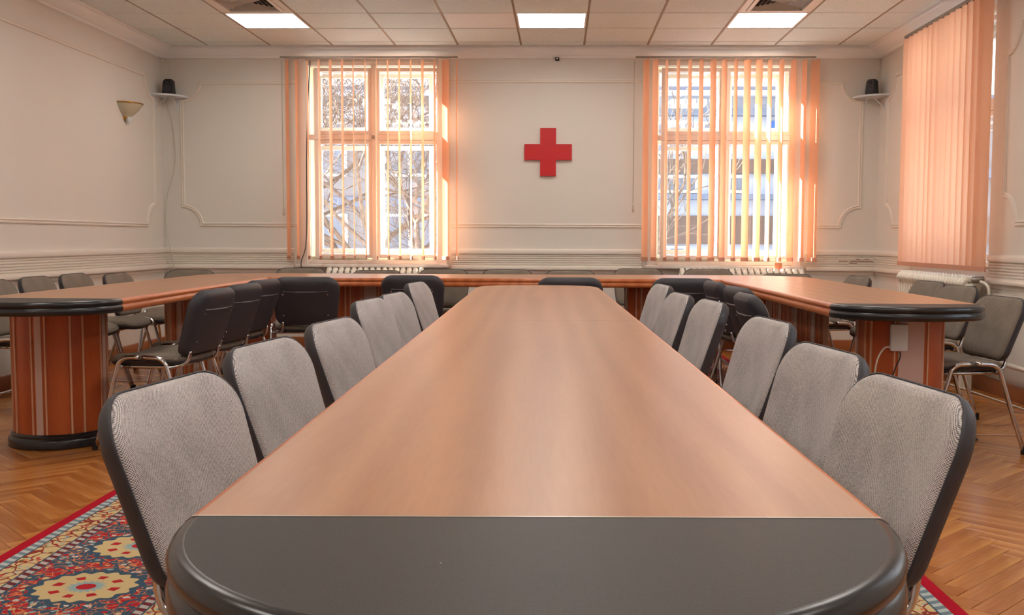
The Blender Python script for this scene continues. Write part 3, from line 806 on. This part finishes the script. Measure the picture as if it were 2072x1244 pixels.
def make_chair(sfx=''):
    t = thing('office_chair', 'x', 'chair')
    o = back_outline()
    obj('backrest', pad(o, (0, .17), [(.35, -.006), (.9, -.006), (.975, -.004), (.985, .004), (.965, .013), (.93, .019), (.85, .024), (.65, .027), (.4, .028), (.15, .028)], bend), 'fabric_back'+sfx, t, smooth='all')
    sh = obj('back_shell', pad(o, (0, .17), [(.3, -.034), (.7, -.034), (.86, -.032), (.93, -.026), (.975, -.014), (1.0, .002), (1.0, .007), (.985, .008), (.975, 0), (.5, 0), (.2, 0)], bend), 'black_plastic', t, smooth='all')
    bm = bmesh.new()
    vs = []
    for x in (-.15, -.05, .05, .15):
        for y, z in ((-.034, .262), (-.038, .258), (-.034, .254)): vs.append(bm.verts.new(bend(x, y+.001, z)))
    for i in range(3):
        for j in range(2): bm.faces.new((vs[i*3+j], vs[i*3+j+1], vs[i*3+j+4], vs[i*3+j+3]))
    obj('ridge', bm, 'ridge_grey', sh)
    for x, z in ((-.15, .24), (.15, .24), (-.15, .085), (.15, .085)):
        bm = lathe([(.0, 0), (.006, 0), (.006, .003), (0, .005)], 8)
        s = obj('screw', bm, 'chrome', sh); s.location = bend(x, -.038, z); s.rotation_euler = (pi/2+LEAN, 0, 0)
    # seat
    so_ = [(x, y) for x, y in arc(0, 0, .232, .21, 0, 2*pi*(1-1/40), 39, .42)]
    def sf(x, h, y):
        dz = -.022*max(0, (y-.10)/.12)**2-.010*(1-(x/.25)**2)*(1 if h > .02 else 0)+.012*(abs(x)/.23)**2
        return (x, y+.02, .435+h+dz)
    obj('seat', pad(so_, (0, 0), [(.4, .006), (.9, .006), (.965, .012), (.99, .022), (.985, .034), (.95, .046), (.88, .052), (.6, .056), (.3, .056)], sf), 'fabric_seat'+sfx, t, smooth='all')
    obj('seat_shell', pad(so_, (0, 0), [(.3, -.01), (.8, -.01), (.93, -.004), (.985, .008), (.99, .014), (.9, .012), (.4, .01)], sf), 'black_plastic', t, smooth='all')
    # chrome frame: a bent leg pair on each side, rails under the seat, two stays to the back
    for s in (-1, 1):
        fr = [(s*.262, .262, .012), (s*.256, .20, .20), (s*.250, .14, .415), (s*.249, .125, .452), (s*.248, .09, .474), (s*.248, .02, .478)]
        re = [(s*.262, -.262, .012), (s*.256, -.20, .20), (s*.250, -.135, .415), (s*.249, -.12, .452), (s*.248, -.085, .474), (s*.248, -.0, .478)]
        for pth in (fr, re):
            bm = bmesh.new(); tube(bm, pth, .0115, 8, sm=3); l = obj('leg', bm, 'chrome', t, smooth='all')
            p = Vector(pth[0]); obj('foot_cap', tb([p-Vector((0, 0, .012)), p+Vector((0, 0, .03))], .0145), 'rubber', l)
        obj('back_stay', tb([(s*.205, .14, .425), (s*.20, -.05, .425), (s*.18, -.14, .427), (s*.165, -.19, .445), (s*.16, -.207, .475), (s*.158, -.212, .505)], .0095, 8, 3), 'chrome', t, smooth='all')
    for y in (.135, -.13): obj('seat_rail', tb([(-.249, y, .425), (.249, y, .425)], .0095), 'chrome', t, smooth='all')
    return t
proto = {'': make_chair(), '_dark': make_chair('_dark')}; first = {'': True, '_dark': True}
SHADED = ['']
def chair(x, y, facing, label, group=None, zs=1.0):
    """x, y: where the TOP of the backrest is; facing: degrees, 0 = faces +y, 90 = faces -x"""
    k_ = SHADED[0]; c = proto[k_] if first[k_] else copy_tree(proto[k_]); first[k_] = False
    a = radians(facing); dx, dy = -sin(a), cos(a)
    # backrest top sits .30 behind the chair's middle
    c.location = (x+dx*.30, y+dy*.30, 0); c.rotation_euler = (0, 0, a); c.scale = (1, 1, zs)
    c['label'] = label
    if group: c['group'] = group
    return c
GL = 'chairs on the left side of the central table'; GR = 'chairs on the right side of the central table'
ords = ['nearest', 'second', 'third', 'fourth', 'fifth', 'farthest']
for k, (x, y, a) in enumerate([(-.755, 1.86, -98), (-.785, 2.58, -98), (-.765, 3.28, -98), (-.86, 4.42, -98), (-.835, 4.92, -97), (-.90, 6.15, -97)]):
    chair(x, y, a, 'grey fabric chair on the left of the central table, %s%s' % (ords[k], ' from the camera' if k in (0, 5) else ' from the near end'), GL)
for k, (x, y, a) in enumerate([(.685, 1.90, 98), (.69, 2.52, 99), (.735, 3.42, 98), (.69, 4.45, 97), (.62, 5.02, 97), (.63, 6.0, 97)]):
    chair(x, y, a, 'grey fabric chair on the right of the central table, %s%s' % (ords[k], ' from the camera' if k in (0, 5) else ' from the near end'), GR)
SHADED[0] = '_dark'  # chairs from here on use the cloth with shade in its colour
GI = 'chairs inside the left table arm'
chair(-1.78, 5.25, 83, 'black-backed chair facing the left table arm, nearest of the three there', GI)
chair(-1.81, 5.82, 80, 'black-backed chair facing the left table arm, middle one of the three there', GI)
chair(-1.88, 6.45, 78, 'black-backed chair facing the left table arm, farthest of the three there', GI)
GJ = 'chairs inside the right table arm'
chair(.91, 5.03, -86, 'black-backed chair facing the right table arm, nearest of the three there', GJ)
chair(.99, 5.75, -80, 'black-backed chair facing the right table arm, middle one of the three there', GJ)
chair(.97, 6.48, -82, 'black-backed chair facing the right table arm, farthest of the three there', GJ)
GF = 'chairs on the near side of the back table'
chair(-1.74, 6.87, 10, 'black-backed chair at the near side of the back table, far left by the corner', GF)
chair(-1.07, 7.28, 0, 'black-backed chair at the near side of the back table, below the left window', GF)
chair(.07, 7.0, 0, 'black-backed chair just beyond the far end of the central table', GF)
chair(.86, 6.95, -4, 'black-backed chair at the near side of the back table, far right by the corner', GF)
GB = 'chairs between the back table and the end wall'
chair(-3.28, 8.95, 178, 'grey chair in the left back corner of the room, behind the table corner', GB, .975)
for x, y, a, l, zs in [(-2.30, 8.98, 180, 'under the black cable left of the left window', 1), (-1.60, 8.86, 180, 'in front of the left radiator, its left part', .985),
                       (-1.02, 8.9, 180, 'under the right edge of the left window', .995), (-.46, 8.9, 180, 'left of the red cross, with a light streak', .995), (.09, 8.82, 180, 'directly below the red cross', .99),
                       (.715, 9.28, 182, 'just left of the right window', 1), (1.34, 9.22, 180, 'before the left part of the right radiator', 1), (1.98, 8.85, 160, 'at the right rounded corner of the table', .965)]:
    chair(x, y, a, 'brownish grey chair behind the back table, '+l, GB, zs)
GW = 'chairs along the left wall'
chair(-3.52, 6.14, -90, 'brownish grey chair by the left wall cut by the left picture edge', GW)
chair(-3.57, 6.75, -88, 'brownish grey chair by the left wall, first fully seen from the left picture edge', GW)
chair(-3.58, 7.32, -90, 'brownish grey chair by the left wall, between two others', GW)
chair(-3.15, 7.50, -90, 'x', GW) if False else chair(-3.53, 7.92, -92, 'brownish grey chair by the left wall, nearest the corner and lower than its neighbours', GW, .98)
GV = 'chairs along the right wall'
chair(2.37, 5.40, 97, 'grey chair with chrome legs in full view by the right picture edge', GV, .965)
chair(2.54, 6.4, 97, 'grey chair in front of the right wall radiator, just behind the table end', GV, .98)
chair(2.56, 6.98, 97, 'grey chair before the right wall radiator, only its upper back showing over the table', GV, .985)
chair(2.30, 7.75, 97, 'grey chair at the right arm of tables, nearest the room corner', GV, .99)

# ================================================================== RUGS
def rug(label, cx, cy, hw_, hl_, mat, rz, name='patterned_rug'):
    bm = bmesh.new(); box(bm, -hw_, hw_, -hl_, hl_, 0, .0045, .002)
    o = obj(name, bm, mat); o.location = (cx, cy, 0); o.rotation_euler = (0, 0, rz); return tag(o, label, 'rug')
rug('red bordered oriental rug under the near part of the central table', -.36, 3.68, 1.54, 2.6, 'rug_near', .012)
rug('darker red oriental rug under the far tables', -.42, 8.12, 1.95, 1.6, 'rug_far', 0)

# ================================================================== THINGS ON THE WALLS
w = .077; a3 = .231
cross = [(-w, -a3), (w, -a3), (w, -w), (a3, -w), (a3, w), (w, w), (w, a3), (-w, a3), (-w, w), (-a3, w), (-a3, -w), (-w, -w)]
bm = bmesh.new(); prism([(x, z_) for x, z_ in cross], 0, .03, bm)
for v in bm.verts: v.co = Vector((v.co.x, -v.co.z, v.co.y))
o = obj('red_cross_sign', bm, 'red_sign'); o.location = (-.12, YB, 1.928); tag(o, 'red cross mounted on the end wall between the windows', 'sign')

# blinds on the back windows
def slat_mesh(w_, h):
    bm = bmesh.new(); rows_ = []
    for z_ in [0, .02, .05, h*.25, h*.5, h*.75, h-.02, h]:
        ww = w_ if z_ < h-.01 else w_*.86
        rows_.append([bm.verts.new((ww*(k/6-.5), .006*(1-(2*(k/6)-1)**2), z_)) for k in range(7)])
    for a, b in zip(rows_, rows_[1:]):
        for k in range(6): bm.faces.new((a[k], a[k+1], b[k+1], b[k]))
    me = bpy.data.meshes.new('slat'); bm.to_mesh(me); bm.free(); me.materials.append(M['slat_fabric'])
    for p in me.polygons: p.use_smooth = True
    return me
def weight_mesh(w_):
    bm = bmesh.new(); box(bm, -w_/2, w_/2, -.004, .007, 0, .036, .002); me = bpy.data.meshes.new('slat_weight'); bm.to_mesh(me); bm.free()
    me.materials.append(M['slat_weight']); return me
SW = .127; SH = 1.925; sm_ = slat_mesh(SW, SH); wm_ = weight_mesh(SW*.98)
def blind_back(label, pxs, x0, x1, ztop):
    t = thing('vertical_blind', label, 'blind', ((x0+x1)/2, 9.83, 0)); c = (x0+x1)/2
    obj('headrail', bx(x0-c, x1-c, -.018, .018, ztop+.006, ztop+.018, bev=.003), 'grey_metal', t)
    for u, wpx in pxs:
        tx = (u-1088.6)/2046.13+.0215*0; 
        x = 9.83*((u-1088.6)/2046.13*cos(YAW)-sin(YAW))/(cos(YAW)+(u-1088.6)/2046.13*sin(YAW))
        th = (u-1088.6)/2046.13-YAW
        Rr = sqrt(1+th*th); k = wpx/(26.4*Rr)
        ang = atan(th)+acos(max(-1, min(1, k)))
        s = obj('slat', sm_, None, t); s.location = (x-c, 0, ztop-.008-SH); s.rotation_euler = (0, 0, -ang)
        g_ = obj('slat_weight', wm_, None, s)
        h_ = obj('slat_hook', bx(-.004, .004, -.004, .004, SH-.002, SH+.012), 'white_plastic', s)
    return t
blind_back('mostly open orange vertical blind on the left window, very thin slats', [(585, 7), (604, 5), (626, 3), (649, 4), (672, 6), (695.5, 4.5), (717.5, 2), (741, 1.5), (763.5, 1), (786.5, 3), (809.5, 4), (832.5, 3), (856, 5), (880, 4), (902, 14), (924.5, 3)], -2.705, -.99, 2.808)
blind_back('half open orange vertical blind on the right window, wider slats', [(1303, 12), (1321.5, 11), (1344, 5), (1367, 6.5), (1390.5, 7.5), (1413, 9), (1437, 12), (1459, 11), (1482, 8), (1505, 14), (1528.5, 14), (1550, 9), (1573.5, 10), (1597, 11), (1619, 10), (1641, 18)], .715, 2.43, 2.808)
t = thing('vertical_blind', 'closed orange vertical blind on the right wall window', 'blind', (2.95, 7.96, 0))
obj('headrail', bx(-.018, .018, -.90, .88, 2.80, 2.822, bev=.003), 'grey_metal', t)
for k in range(16):
    y = .82-k*.1128
    s = obj('slat', sm_, None, t); s.location = (0, y, 2.792-SH); s.rotation_euler = (0, 0, pi/2+(radians(24) if k < 15 else radians(-20))+radians(random.uniform(-4, 4)))
    obj('slat_weight', wm_, None, s); obj('slat_hook', bx(-.004, .004, -.004, .004, SH-.002, SH+.012), 'cable_black', s)
# pull cords
def cord(label, x, z0):
    t = thing('blind_cord', label, 'cord', (x, 9.87, 0))
    obj('string', tb([(0, 0, 2.80), (.002, 0, 2.2), (0, 0, z0)], .0022, 6), 'grey_metal', t)
    obj('string', tb([(.012, 0, 2.80), (-.002+.008, 0, 2.2), (.006, 0, z0)], .0018, 6), 'cable_white', t)
    bm = lathe([(.003, .0), (.011, .004), (.010, .07), (.003, .085)], 10); o = obj('tassel', bm, 'cable_white', t, smooth='all'); o.location = (.003, 0, z0-.085)
cord('thin pull cord with tassel left of the left window blind', -2.705, 1.385); cord('thin pull cord with tassel left of the right window blind', .705, 1.43)

# corner shelves, loudspeakers
def shelf(label, x, sgn):
    t = thing('corner_shelf', label, 'shelf', (x, YB, 2.445))
    R_ = .27; p = [(0, 0)]+[(sgn*R_*cos(a), -R_*sin(a)) for a in [pi/2*i/12 for i in range(13)]]
    bm = prism(p, 0, .016); obj('board', bm, 'white_plastic', t)
    for px_, py_ in ((sgn*.16, -.004), (sgn*.004, -.16)):
        bm = bmesh.new()
        if abs(px_) > .1: box(bm, px_-.008, px_+.008, -.006, -.001, -.12, 0); tube(bm, [(px_, -.004, -.11), (px_, -.12, -.004)], .004, 6)
        else: box(bm, min(0, sgn*.006), max(0, sgn*.006), py_-.008, py_+.008, -.12, 0); tube(bm, [(sgn*.004, py_, -.11), (sgn*.12, py_, -.004)], .004, 6)
        obj('bracket', bm, 'white_plastic', t)
shelf('small white quarter-round corner shelf on the left', XL, 1); shelf('small white quarter-round corner shelf on the right', XR, -1)
def speaker(label, x, y, rz):
    t = thing('loudspeaker', label, 'speaker', (x, y, 2.461), rz)
    bm = bmesh.new()
    A = [(-.052, -.055), (.052, -.055), (.058, .05), (-.058, .05)]
    vs = [bm.verts.new((x_, y_, 0)) for x_, y_ in A]+[bm.verts.new((x_*.8, y_*.75+.01, .15)) for x_, y_ in A]
    for f in ((0, 3, 2, 1), (4, 5, 6, 7), (0, 1, 5, 4), (1, 2, 6, 5), (2, 3, 7, 6), (3, 0, 4, 7)): bm.faces.new([vs[i] for i in f])
    bmesh.ops.bevel(bm, geom=bm.edges[:], offset=.012, segments=3, affect='EDGES')
    obj('body', bm, 'cable_black', t, smooth=True)
    for z_, r_ in ((.052, .036), (.112, .016)):
        bm = lathe([(.001, .004), (r_*.4, .008), (r_*.85, 0), (r_, .004), (r_*1.08, .004), (r_*1.1, -.004)], 18)
        o = obj('driver', bm, 'black_plastic', t, smooth=True); o.location = (0, -.055+z_*.14, z_); o.rotation_euler = (pi/2-.12, 0, 0)
speaker('small black loudspeaker on the left corner shelf', -3.80, 9.84, radians(-30)+pi/2*0+radians(60)*.5); speaker('small black loudspeaker on the right corner shelf', 2.965, 9.83, radians(-35))
def wire(name, label, pts, r=.004, mat='cable_white', sm=4):
    bm = tb(pts, r, 6, sm); o = obj(name, bm, mat, smooth='all'); return tag(o, label, 'cable')
wire('speaker_cable', 'thin cable hanging down the left corner from the speaker shelf', [(-3.87, 9.94, 2.44), (-3.85, 9.94, 2.36), (-3.80, 9.945, 2.17), (-3.79, 9.945, 1.81), (-3.87, 9.94, 1.50), (-3.895, 9.94, 1.28), (-3.87, 9.92, 1.09), (-3.82, 9.885, .92), (-3.80, 9.885, .80), (-3.79, 9.93, .60)])
wire('speaker_cable', 'thin cable from the cornice to the left loudspeaker', [(-3.87, 9.94, 2.83), (-3.82, 9.93, 2.74), (-3.84, 9.92, 2.64), (-3.86, 9.90, 2.56)])
wire('speaker_cable', 'thin cable from the cornice to the right loudspeaker', [(3.07, 9.94, 2.83), (3.075, 9.93, 2.74), (3.04, 9.92, 2.62), (3.01, 9.90, 2.54)])
wire('window_cable', 'black cable hanging along the left side of the left window', [(-2.44, 9.928, 2.80), (-2.46, 9.93, 2.5), (-2.485, 9.93, 1.9), (-2.49, 9.93, 1.3), (-2.50, 9.91, 1.0), (-2.53, 9.85, .85), (-2.52, 9.84, .79), (-2.48, 9.84, .77)], .005, 'cable_black')
# small camera on the cornice
t = thing('ceiling_sensor', 'tiny black camera under the cornice above the red cross', 'camera', (-.035, YB-.035, 2.806))
obj('body', bx(-.02, .02, -.02, .035, 0, .028, bev=.005), 'cable_black', t)
o = obj('lens', lathe([(.001, 0), (.008, 0), (.008, .004), (.001, .006)], 10), 'chrome', t); o.location = (0, -.02, .014); o.rotation_euler = (pi/2, 0, 0)
# wall lamp
t = thing('wall_lamp', 'half-bowl opal glass wall lamp with gilt rim on the left wall', 'lamp', (XL, 9.12, 2.16))
bm = bmesh.new(); rings = []
prof = [(.035, 0), (.07, .02), (.115, .06), (.15, .105), (.158, .12)]
for r_, z_ in prof: rings.append([bm.verts.new((r_*.95*sin(a), r_*1.05*cos(a), z_)) for a in [pi*k/18 for k in range(19)]])
for a, b in zip(rings, rings[1:]):
    for k in range(18): bm.faces.new((a[k], a[k+1], b[k+1], b[k]))
bmesh.ops.solidify(bm, geom=bm.faces[:], thickness=.004); obj('shade', bm, 'opal_glass', t, smooth='all')
bm = bmesh.new(); tube(bm, [(.158*.95*sin(a), .158*1.05*cos(a), .122) for a in [pi*k/18 for k in range(19)]], .006, 6); obj('rim', bm, 'brass', t, smooth='all')
bm = bmesh.new(); tube(bm, [(.04*sin(a), .042*cos(a), -.002) for a in [pi*k/10 for k in range(11)]], .006, 6); obj('lower_ring', bm, 'brass', t, smooth='all')
o = obj('finial', lathe([(.003, -.06), (.02, -.045), (.03, -.012), (.032, 0)], 14), 'white_plastic', t, smooth='all'); o.location = (.03, 0, 0)
obj('wall_plate', bx(0, .012, -.04, .04, -.03, .1, bev=.003), 'brass', t)

# radiators
def radiator(label, loc, rz, n, h, sec=.06, dep=.14, valve=1):
    t = thing('radiator', label, 'radiator', loc, rz)
    bm = bmesh.new()
    for y in (-dep*.3, dep*.3): tube(bm, [(0, y, .02), (0, y, h-.03), (0, y*.6, h-.006)], sec*.30, 8, sm=2)
    box(bm, -.011, .011, -dep*.3, dep*.3, .04, h-.03); me0 = None
    for z_ in (.06, h-.055):
        tube(bm, [(-sec/2, 0, z_), (sec/2, 0, z_)], .028, 10)
        tube(bm, [(0, -dep*.42, z_), (0, dep*.42, z_)], sec*.42, 10)
    tube(bm, [(0, -dep*.45, h-.05), (0, -dep*.38, h-.015), (0, 0, h), (0, dep*.38, h-.015), (0, dep*.45, h-.05)], sec*.38, 8, sm=2)
    o = obj('section', bm, 'radiator_paint', t, smooth='all'); me0 = o.data; o.location = (-(n-1)/2*sec, 0, 0)
    for k in range(1, n): o = obj('section', me0, None, t); o.location = ((k-(n-1)/2)*sec, 0, 0)
    e = n/2*sec
    o = obj('valve', tb([(valve*e, 0, h-.06), (valve*(e+.03), 0, h-.06), (valve*(e+.035), 0, h-.06)], .013), 'cable_black', t)
    obj('end_plug', tb([(-valve*e, 0, h-.06), (-valve*(e+.02), 0, h-.06)], .022), 'cable_black', t)
    for s in (-1, 1):
        obj('foot', bx(s*(e-.09)-.02, s*(e-.09)+.02, -.04, .04, -.15, .03), 'radiator_paint', t)
    return t
radiator('white ribbed radiator under the left window', (-1.79, 9.80, .15), 0, 16, .625, valve=-1)
radiator('white ribbed radiator under the right window', (1.75, 9.80, .15), 0, 20, .632, valve=-1)
radiator('white ribbed radiator under the right wall window', (2.975, 8.06, .15), pi/2, 24, .655, valve=-1)
o = obj('valve_head', lathe([(.01, 0), (.024, .008), (.027, .05), (.022, .085), (.004, .09)], 12), 'grey_metal', smooth=True); o.location = (2.93, 7.27, .80); o.rotation_euler = (radians(82), 0, radians(70))
tag(o, 'grey thermostat knob at the near end of the right wall radiator', 'valve')
wire('heating_pipe', 'white upright heating pipe beside the right wall radiator', [(2.975, 7.34, .80), (2.99, 7.16, .78), (3.0, 7.12, .70), (3.0, 7.12, .40), (3.0, 7.12, .27)], .011, 'radiator_paint')['category'] = 'pipe'
wire('heating_pipe', 'white horizontal heating pipe low along the right wall', [(3.02, 7.5, .25), (3.02, 6.5, .245), (3.02, 4.5, .24)], .02, 'radiator_paint', 1)['category'] = 'pipe'
o = obj('pipe_valve', tb([(3.0, 6.95, .27), (2.96, 6.95, .30), (2.94, 6.95, .30)], .018), 'grey_metal'); tag(o, 'small valve on the low pipe along the right wall', 'valve')
tag(obj('wall_ledge', bx(XR-.035, XR, 4.0, 7.2, .70, .715), 'trim_paint'), 'thin white ledge on the right wall under the ribbed rail', 'ledge')
# brown marks cut into the ribbed rail near the right corner
t = thing('rail_slots', 'brown slots in the ribbed wall rail near the right corner', 'grille', (2.72, YB-.030, .85))
for a, b, z_ in ((0, .085, .024), (.11, .20, .024), (.165, .33, .024) if False else (.19, .33, .024), (.165, .205, .043), (.25, .292, .043), (.10, .175, .003)):
    obj('slot', bx(a, b, -.003, .001, z_, z_+.007), 'slot_brown', t)
o = obj('orange_card', bx(-.035, .035, -.004, .0, 0, .07), 'card_orange'); o.location = (2.11, 9.815, .792); o.rotation_euler = (radians(-8), 0, 0); tag(o, 'small orange card leaning on the sill of the right window', 'card')

# white box on the right pedestal with its two cables
t = thing('network_box', 'flat white box fixed to the pedestal of the right table arm', 'box', (1.607, 4.815, .56))
obj('body', bx(-.041, .041, -.022, 0, 0, .128, bev=.008), 'white_plastic', t, smooth=True)
obj('port', bx(-.045, -.040, -.016, -.006, .012, .03), 'cable_white', t)
wire('network_cable', 'white cable looping from the white box down to the floor', [(1.563, 4.79, .58), (1.53, 4.77, .578), (1.49, 4.75, .52), (1.475, 4.74, .40), (1.47, 4.74, .2), (1.46, 4.72, .02), (1.46, 4.6, .008)])
wire('power_cable', 'black cable hanging from the bottom of the white box', [(1.61, 4.79, .56), (1.608, 4.785, .53), (1.59, 4.79, .48), (1.57, 4.79, .40), (1.56, 4.79, .2), (1.6, 4.74, .012), (1.9, 5.0, .006), (2.15, 5.42, .006), (2.27, 5.47, .006), (2.26, 5.56, .006), (2.14, 5.52, .006)], .003, 'cable_black')
wire('floor_cable', 'white cable lying along the foot of the right wall', [(2.9, 8.6, .008), (2.93, 7.6, .008), (2.96, 6.9, .008), (2.99, 6.0, .008), (2.97, 5, .008)], .006)
tag(obj('floor_strip', bx(2.05, 3.05, 5.62, 5.645, 0, .004), 'bead_wood'), 'pale strip across the floor by the chair near the right edge', 'strip')
tag(obj('floor_strip', bx(-3.86, -2.1, 7.49, 7.51, 0, .004), 'bead_wood'), 'pale strip across the floor by the left wall', 'strip')
